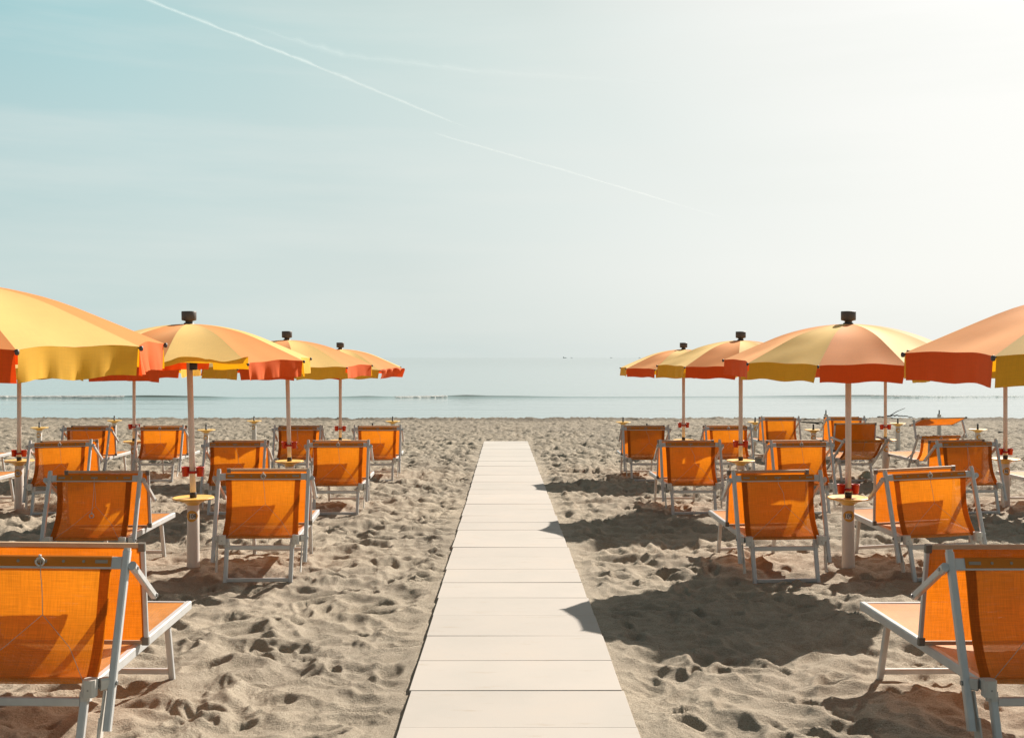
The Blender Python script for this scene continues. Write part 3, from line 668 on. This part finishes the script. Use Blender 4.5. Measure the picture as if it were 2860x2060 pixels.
make_umbrella(2.77, 12.60, -86, 'right umbrella in post 95, partly hidden behind the umbrella of post 109', (R_(1.5), 0), cups=0.75, wavy=0.3)
make_umbrella(2.754, 16.70, -34, 'farthest umbrella on the right, nearest the walkway and the sea', (R_(1.0), 0), cups=0.79, wavy=0.3)
make_umbrella(-5.96, 12.58, 22, 'left edge umbrella in post 92 whose canopy hides behind the nearest umbrella', tl, cups=0.64, wavy=0.2)
make_umbrella(-5.94, 16.35, -12, 'umbrella far back on the left seen mostly as a thin pole between two loungers', tl, cups=0.78, wavy=0.2)
make_umbrella(6.09, 12.84, 12, 'right edge umbrella in post 96 whose canopy hides behind the nearest umbrella', (R_(1.5), 0), cups=0.64, wavy=0.2)
make_umbrella(6.03, 16.80, -32, 'umbrella far back on the right, its pole rising between the two reclined loungers', (R_(1.0), 0), cups=0.755, wavy=0.2)

# ------------------------------------------------------------------ walkway of slabs
def walkway():
    b = MB(); tones = []; n = int((WALK_Y1 - WALK_Y0) / SLAB); ang = math.atan(-0.00868); rnd = random.Random(3)
    y0 = WALK_Y1 - n * SLAB
    for i in range(n):
        ya, yb = y0 + i * SLAB + 0.0014, y0 + (i + 1) * SLAB - 0.0014
        yc = (ya + yb) / 2; cx = walk_x(yc) + rnd.uniform(-0.004, 0.004); zc = gz(yc) + rnd.uniform(-0.0015, 0.0015); tw = rnd.uniform(-0.003, 0.003); ro = rnd.uniform(-0.003, 0.003)
        k = len(b.v); c = 0.0025; W, Hh = WALK_HALF, (yb - ya) / 2
        for (w, h, z) in ((W, Hh, -0.03), (W, Hh, 0.036), (W - c, Hh - c, 0.040)):
            for sx, sy in ((-1, -1), (1, -1), (1, 1), (-1, 1)):
                x, y = sx * w, sy * h; b.v.append(Vector((cx + x + (tw) * y, yc + y - tw * x, zc + z - SLOPE * y + ro * x)))
        f0 = len(b.f)
        for s in range(2):
            for q in range(4): b.face([k + s * 4 + q, k + s * 4 + (q + 1) % 4, k + s * 4 + 4 + (q + 1) % 4, k + s * 4 + 4 + q])
        b.face([k + 8, k + 9, k + 10, k + 11]); t = rnd.uniform(0.955, 1.03); tones += [t] * (len(b.f) - f0)
    me = b.mesh('walkway', [M['slab']]); at = me.color_attributes.new('tone', 'FLOAT_COLOR', 'CORNER'); col = []
    for p, t in zip(me.polygons, tones):
        for _ in p.loop_indices: col += [t, t, t * 0.995, 1]
    at.data.foreach_set('color', col)
    o = link('walkway', me); tag(o, 'straight walkway of pale concrete slabs leading down to the sea', None, None, 'structure')
walkway()

# ------------------------------------------------------------------ sand and sea
def sheet(name, X, Y, Z, mat):
    r, c = X.shape; me = bpy.data.meshes.new(name); co = np.stack([X, Y, Z], -1).reshape(-1, 3).astype(np.float32)
    idx = np.arange(r * c).reshape(r, c); q = np.stack([idx[:-1, :-1], idx[:-1, 1:], idx[1:, 1:], idx[1:, :-1]], -1).reshape(-1, 4).astype(np.int32)
    me.vertices.add(len(co)); me.vertices.foreach_set('co', co.ravel()); nf = len(q)
    me.loops.add(nf * 4); me.loops.foreach_set('vertex_index', q.ravel()); me.polygons.add(nf)
    me.polygons.foreach_set('loop_start', np.arange(0, nf * 4, 4, dtype=np.int32)); me.polygons.foreach_set('loop_total', np.full(nf, 4, np.int32))
    me.polygons.foreach_set('use_smooth', np.ones(nf, bool)); me.materials.append(mat); me.update(calc_edges=True); me.validate()
    return link(name, me)
def fan(ys, ncol, umax, pad):
    u = np.linspace(-1, 1, ncol); u = umax * (0.55 * u + 0.45 * u ** 5)
    return u[None, :] * (ys[:, None] + pad), np.repeat(ys[:, None], ncol, 1)
ys = np.concatenate([np.linspace(-25, 1.9, 40), np.exp(np.linspace(math.log(2.0), math.log(41.2), 1000))])
X, Y = fan(np.maximum(ys, 1.0), 1250, 1.3, 1.6); Y = np.repeat(ys[:, None], 1250, 1)
H = np.zeros_like(X); m = Y > 1.95
H[m] = sand_h(X[m], Y[m])
shore = 40.0 + 0.35 * perlin(X / 6.0, X * 0 + 3.3, 21) + 0.15 * perlin(X / 1.3, X * 0 + 1.1, 22)
Z = gz(Y) + H + np.clip(shore - 0.5 - Y, -9, 0) * 0.30 + 0.05 * np.exp(-((Y - shore + 0.9) / 0.5) ** 2)
tag(sheet('sand', X, Y, Z, M['sand']), 'trampled beach sand full of footprints', None, None, 'structure')
ys = np.unique(np.concatenate([np.linspace(39.2, 58, 90), np.linspace(58, 66, 140), np.exp(np.linspace(math.log(66), math.log(40000), 220))]))
X, Y = fan(ys, 420, 1.6, 4.0)
line = 61.8 + 1.0 * perlin(X / 11.0, X * 0 + 0.7, 11) + 0.02 * X
amp = 0.065 + 0.10 * np.clip(perlin(X / 9.0, X * 0 + 5.2, 12) + 0.25, 0, 1) ; dd = Y - line
for xa, xb in ((-10.4, -6.7), (-4.1, -1.5), (-23.0, -16.0)): amp = amp + 0.055 * np.clip(np.minimum(X - xa, xb - X) / 1.7, 0, 1)
Zw = SEA_Z + amp * np.where(dd < 0, np.exp(-(dd / 0.33) ** 2), np.exp(-(dd / 1.3) ** 2))
for (yy, a, wd, sd) in ((56.5, 0.022, 0.8, 13), (52.0, 0.018, 0.7, 14), (47.5, 0.014, 0.6, 15), (70.0, 0.03, 1.5, 16)):
    d2 = Y - yy - 1.4 * perlin(X / 14.0, X * 0 + sd, sd); Zw = Zw + a * np.clip(0.5 + perlin(X / 8.0, X * 0 + sd, sd + 30), 0, 1) * np.exp(-(d2 / wd) ** 2)
Zw = Zw + (Y < 200) * 0.006 * perlin(X / 1.6, Y / 0.8, 17)
tag(sheet('sea', X, Y, Zw, M['sea']), 'calm pale sea reaching to the horizon', None, None, 'structure')
b = MB(); rnd = random.Random(5)
def foam_run(xa, xb, dens, size):
    for _ in range(int((xb - xa) * dens)):
        x = rnd.uniform(xa, xb); xx = np.array([x]); ly = 61.8 + 1.0 * perlin(xx / 11.0, xx * 0 + 0.7, 11)[0] + 0.02 * x
        am = 0.065 + 0.10 * float(np.clip(perlin(xx / 9.0, xx * 0 + 5.2, 12) + 0.25, 0, 1)[0])
        s = size * rnd.uniform(0.4, 1.3); h = s * rnd.uniform(0.3, 0.65); oy = rnd.uniform(-0.30, 0.05); z = SEA_Z + am * math.exp(-(oy / 0.33) ** 2) - 0.01
        k = len(b.v); n = 7
        for ring, (rr, zz) in enumerate(((1.0, 0), (0.75, 0.6), (0.3, 1.0))):
            for q in range(n):
                t = 2 * math.pi * q / n + ring; j = rnd.uniform(0.8, 1.2); b.v.append(Vector((x + s * 3.6 * rr * j * math.cos(t), ly + oy + s * 0.8 * rr * math.sin(t), z + h * zz)))
        for r2 in range(2):
            for q in range(n): b.face([k + r2 * n + q, k + r2 * n + (q + 1) % n, k + r2 * n + n + (q + 1) % n, k + r2 * n + n + q], 0, True)
        b.face([k + 2 * n + q for q in range(n)], 0, True)
foam_run(-31, -22.8, 150, 0.062); foam_run(-6.9, -4.0, 150, 0.058); foam_run(21, 31, 60, 0.032)
tag(b.build('sea_foam', M['foam']), 'white foam on the crest of a low breaking wave', 'foam', None, 'stuff')

# ------------------------------------------------------------------ small things: driftwood, plastic bag, ships, contrails
def twig(name, pts, r, label, fork=None):
    b = MB(); n = 9; P = []; rnd = random.Random(len(label))
    for i in range(len(pts) - 1):
        a, c = Vector(pts[i]), Vector(pts[i + 1])
        for k in range(n): P.append(a.lerp(c, k / n) + Vector((0, rnd.uniform(-0.03, 0.03), rnd.uniform(-0.012, 0.02))))
    P.append(Vector(pts[-1])); P = [Vector((p.x, p.y, gz(p.y) + p.z)) for p in P]
    b.tube(P, [r * (1 - 0.6 * i / len(P)) * rnd.uniform(0.7, 1.2) for i in range(len(P))], 7)
    if fork:
        a, c = [Vector((p[0], p[1], gz(p[1]) + p[2])) for p in fork]; b.tube([a, a.lerp(c, 0.5) + Vector((0, 0, 0.03)), c], [r * 0.6, r * 0.45, r * 0.3], 6)
    tag(b.build(name, M['twig']), label, 'driftwood', 'driftwood lying along the water')
twig('driftwood_branch', [(13.9, 39.6, 0.06), (14.5, 39.6, 0.14), (15.0, 39.6, 0.12), (15.25, 39.6, 0.06)], 0.032, 'forked dark driftwood branch at the water, right of a far umbrella pole', ((14.35, 39.6, 0.11), (15.0, 39.7, 0.42)))
twig('driftwood_branch', [(13.5, 39.4, 0.03), (14.1, 39.5, 0.06), (14.9, 39.4, 0.03)], 0.032, 'thin dark driftwood stick lying flat at the water below the forked branch')
twig('driftwood_branch', [(10.5, 38.2, 0.03), (10.9, 38.0, 0.06), (11.4, 38.2, 0.03)], 0.032, 'dark driftwood stick at the waterline between the two farthest loungers')
twig('driftwood_branch', [(10.0, 36.2, 0.03), (10.5, 35.2, 0.05), (10.35, 34.3, 0.03)], 0.032, 'crooked dark driftwood stick on the sand between the two farthest loungers')
twig('driftwood_branch', [(13.35, 28.9, 0.02), (13.6, 29.0, 0.06), (13.9, 29.2, 0.04)], 0.03, 'short dark stick on the sand left of the pole at the right edge')
b = MB(); P = []
for i in range(13):
    th = math.pi * 0.5 * i / 12; row = []
    for j in range(21):
        a = 2 * math.pi * j / 20; cr = 1 + 0.22 * math.sin(5 * a + 3 * th) * math.cos(th) + 0.10 * math.sin(9 * a - 5 * th)
        row.append((0.11 * cr * math.cos(a) * math.cos(th), 0.09 * cr * math.sin(a) * math.cos(th), -0.02 + 0.15 * (math.sin(th)) * (1 + 0.12 * math.sin(3 * a + 2))))
    P.append(row)
b.grid(P, 0, lambda i, j: (j / 20, i / 12)); bag = b.build('plastic_bag', M['bag']); bag.location = (5.52, 16.2, gz(16.2))
tag(bag, 'crumpled pale green plastic bag on the sand right of the pole of umbrella 109', 'plastic bag')
def ship(px, py, width, label, masts=False):
    D = 6000.0; x = (px - 1134) / 2304 * D; root = empty('ship', (x, D, SEA_Z))
    L_, h = width, width * 0.14
    b = MB(); sec = [(-0.5, 0.7), (-0.42, 0.9), (0, 1.0), (0.4, 1.0), (0.5, 1.35)]; P = []
    for t, q in sec: P.append([(t * L_, -0.09 * L_ * (1 if abs(t) < 0.45 else 0.35), h * q), (t * L_ * 0.96, -0.06 * L_ * (1 if abs(t) < 0.45 else 0.3), -0.5), (t * L_ * 0.96, 0.06 * L_ * (1 if abs(t) < 0.45 else 0.3), -0.5), (t * L_, 0.09 * L_ * (1 if abs(t) < 0.45 else 0.35), h * q), (t * L_, -0.09 * L_ * (1 if abs(t) < 0.45 else 0.35), h * q)])
    b.grid(P); b.build('hull', M['hull'], root)
    b = MB(); b.bar((-0.30 * L_, 0, h * 0.9), (-0.30 * L_, 0, h * 2.3), 0.20 * L_, 0.14 * L_, side=(1, 0, 0)); b.bar((-0.33 * L_, 0, h * 2.2), (-0.33 * L_, 0, h * 3.0), 0.07 * L_, 0.06 * L_); b.build('bridge', M['hull'], root)
    b = MB(); b.tube([(0.1 * L_, 0, h * 0.9), (0.1 * L_, 0, h * (4.2 if masts else 2.2))], 0.012 * L_, 6); b.build('mast', M['hull'], root)
    tag(root, label, 'ship', 'tiny ships on the horizon')
ship(1250.7, 791, 21, 'largest of the tiny ships on the horizon, right of the walkway')
ship(1266, 791, 11, 'tiny ship on the horizon just right of the largest one', True)
ship(1354, 791, 12, 'tiny ship on the horizon midway between the largest ship and the right umbrellas', True)
ship(1416.6, 791, 12, 'left one of the pair of tiny ships above the farthest right umbrella', True)
ship(1429, 791, 9, 'right one of the pair of tiny ships above the farthest right umbrella', True)
def contrail(pts, r0, amount, label, seed, fade=(0.02, 0.12)):
    D = 9000.0; n = 160; b = MB(); P, rr, tn = [], [], []; rnd = random.Random(seed); wob = [rnd.uniform(-1, 1) for _ in range(40)]
    W = [Vector(((px - 1134) / 2304 * D * k, D * k, 1.6 + (792 - py) / 2304 * D * k)) for px, py, k in pts]
    for i in range(n):
        t = i / (n - 1); s = t * (len(W) - 1); a = min(int(s), len(W) - 2); p = W[a].lerp(W[a + 1], s - a)
        q = t * 38; j = int(q); w = wob[j] + (wob[j + 1] - wob[j]) * (q - j)
        P.append(p + Vector((0, 0, 0.35 * r0 * w))); e = min(1, t / fade[0], (1 - t) / fade[1]); rr.append(r0 * (0.25 + 0.75 * max(0, e)) * (1 + 0.3 * w)); tn.append(max(0, e))
    for q in (1.0, 0.72, 0.45, 0.22): b.tube(P, [r * q * 1.35 for r in rr], 12, caps=False)
    me = b.mesh('contrail', [trail_material('contrail vapour %d' % seed, amount)])
    at = me.color_attributes.new('tone', 'FLOAT_COLOR', 'POINT'); col = []
    for t in tn: col += [t, t, t, 1] * 12
    col = col * 4
    at.data.foreach_set('color', col); o = link('contrail', me); tag(o, label, 'contrail', 'white contrails in the sky'); o.visible_shadow = True
contrail([(300, -10, 1.0), (700, 146, 1.12), (1050, 290, 1.3)], 13, 0.034, 'long bright contrail running from the top left down to the middle of the sky', 1, (0.02, 0.16))
contrail([(955, 293, 1.25), (1300, 392, 1.45), (1660, 500, 1.7)], 9, 0.032, 'thin fainter contrail continuing down to the right below the bright one', 2, (0.05, 0.35))
contrail([(530, 50, 1.1), (760, 122, 1.15), (1060, 158, 1.25), (1560, 192, 1.5)], 30, 0.009, 'broad hazy contrail arching right above the bright one', 3, (0.25, 0.35))

# ------------------------------------------------------------------ light, sky, camera
sc = bpy.context.scene
w = bpy.data.worlds.new('World'); sc.world = w; w.use_nodes = True; nt = w.node_tree; nt.nodes.clear()
out = nt.nodes.new('ShaderNodeOutputWorld'); bg = nt.nodes.new('ShaderNodeBackground'); bg.inputs['Strength'].default_value = 0.10
sky = nt.nodes.new('ShaderNodeTexSky'); sky.sky_type = 'NISHITA'; sky.sun_disc = False; sky.sun_elevation = R_(SUN_EL); sky.sun_rotation = R_(SUN_AZ)
sky.air_density = 1.0; sky.dust_density = 3.0; sky.ozone_density = 1.0
def lin(r, g, b): return tuple(((c / 255 + 0.055) / 1.055) ** 2.4 if c > 10 else c / 255 / 12.92 for c in (r, g, b))
dirv = Vector((math.sin(R_(SUN_AZ)) * math.cos(R_(SUN_EL)), math.cos(R_(SUN_AZ)) * math.cos(R_(SUN_EL)), math.sin(R_(SUN_EL))))
tc = nt.nodes.new('ShaderNodeTexCoord'); nz = N(nt, 'ShaderNodeVectorMath', operation='NORMALIZE'); L(nt, tc, 'Generated', nz, 0)
# air glow: how close the view is to the sun
dp = N(nt, 'ShaderNodeVectorMath', operation='DOT_PRODUCT'); L(nt, nz, 'Vector', dp, 0); dp.inputs[1].default_value = dirv
cm = N(nt, 'ShaderNodeMapRange'); cm.inputs['From Min'].default_value = -1.0; L(nt, dp, 'Value', cm, 'Value')
glow = ramp(nt, [(0.0, (0.10, 0.12, 0.13)), (0.55, (0.16, 0.23, 0.25)), (0.70, lin(130, 186, 195)), (0.775, lin(158, 203, 207)), (0.865, lin(190, 213, 210)), (0.905, lin(205, 219, 215)), (0.94, lin(233, 236, 232)), (0.972, lin(243, 243, 240)), (1.0, lin(250, 249, 246))])
L(nt, cm, 'Result', glow, 'Fac')
# pale haze low over the horizon
sp = N(nt, 'ShaderNodeSeparateXYZ'); L(nt, nz, 'Vector', sp, 'Vector')
hz = ramp(nt, [(0.0, (0.80, 0.80, 0.80)), (0.08, (0.82, 0.82, 0.82)), (0.20, (0.46, 0.46, 0.46)), (0.34, (0.0, 0.0, 0.0))]); L(nt, sp, 'Z', hz, 'Fac')
hzc = ramp(nt, [(0.0, (0.25, 0.33, 0.33)), (0.60, (0.40, 0.46, 0.44)), (0.69, lin(207, 220, 216)), (0.82, lin(215, 221, 217)), (0.90, lin(240, 240, 236)), (1.0, lin(248, 246, 241))]); L(nt, cm, 'Result', hzc, 'Fac')
hm = N(nt, 'ShaderNodeMath', operation='MULTIPLY'); L(nt, hz, 'Color', hm, 0); hm.inputs[1].default_value = 1.0
m1 = N(nt, 'ShaderNodeMix', data_type='RGBA'); nt.links.new(hm.outputs[0], m1.inputs[0]); nt.links.new(glow.outputs[0], m1.inputs[6]); nt.links.new(hzc.outputs[0], m1.inputs[7])
# the sky is deeper overhead
zn = ramp(nt, [(0.30, (1, 1, 1)), (0.75, (0.46, 0.45, 0.44)), (1.0, (0.33, 0.33, 0.33))]); L(nt, sp, 'Z', zn, 'Fac')
m2 = N(nt, 'ShaderNodeMix', data_type='RGBA', blend_type='MULTIPLY'); m2.inputs[0].default_value = 1; nt.links.new(m1.outputs[2], m2.inputs[6]); nt.links.new(zn.outputs[0], m2.inputs[7])
# faint streaks of high cloud
mp = N(nt, 'ShaderNodeMapping'); mp.inputs['Scale'].default_value = (1.6, 1.0, 15.0); mp.inputs['Rotation'].default_value = (0, R_(7), 0); L(nt, nz, 'Vector', mp, 'Vector')
cn = N(nt, 'ShaderNodeTexNoise', Scale=1.7, Detail=5.0, Roughness=0.55); L(nt, mp, 'Vector', cn, 'Vector')
cr = ramp(nt, [(0.45, (0, 0, 0)), (0.75, (0.34, 0.34, 0.34))]); L(nt, cn, 'Fac', cr, 'Fac')
m3 = N(nt, 'ShaderNodeMix', data_type='RGBA'); nt.links.new(cr.outputs[0], m3.inputs[0]); nt.links.new(m2.outputs[2], m3.inputs[6]); m3.inputs[7].default_value = (*lin(226, 230, 225), 1)
sc10 = N(nt, 'ShaderNodeVectorMath', operation='SCALE'); nt.links.new(m3.outputs[2], sc10.inputs[0]); sc10.inputs['Scale'].default_value = 10.0 / 1.86
hs = nt.nodes.new('ShaderNodeHueSaturation'); hs.inputs['Saturation'].default_value = 0.6; nt.links.new(sky.outputs[0], hs.inputs['Color'])
mixs = N(nt, 'ShaderNodeMix', data_type='RGBA'); mixs.inputs[0].default_value = 0.965; nt.links.new(hs.outputs[0], mixs.inputs[6]); nt.links.new(sc10.outputs[0], mixs.inputs[7])
nt.links.new(mixs.outputs[2], bg.inputs['Color']); nt.links.new(bg.outputs[0], out.inputs['Surface'])
sd = bpy.data.lights.new('Sun', 'SUN'); sd.energy = 5.0; sd.angle = R_(0.53); sd.color = (1.0, 0.915, 0.80); so = bpy.data.objects.new('Sun', sd); C.objects.link(so)
dirv = Vector((math.sin(R_(SUN_AZ)) * math.cos(R_(SUN_EL)), math.cos(R_(SUN_AZ)) * math.cos(R_(SUN_EL)), math.sin(R_(SUN_EL))))
so.rotation_euler = (-dirv).to_track_quat('-Z', 'Y').to_euler(); so.location = (10, 15, 12)
cd = bpy.data.cameras.new('Camera'); cd.sensor_width = 36; cd.lens = 36 * 2304 / 2268; cd.shift_y = -25 / 2268; cd.clip_start = 0.05; cd.clip_end = 60000
co = bpy.data.objects.new('Camera', cd); C.objects.link(co); co.location = (0, 0, 1.6); co.rotation_euler = (R_(90), 0, 0); sc.camera = co
sc.view_settings.view_transform = 'Standard'; sc.view_settings.look = 'None'; sc.view_settings.exposure = 0.95; sc.view_settings.gamma = 1.0
sc.cycles.max_bounces = 10; sc.cycles.transparent_max_bounces = 24; sc.cycles.use_denoising = True; sc.cycles.use_adaptive_sampling = False
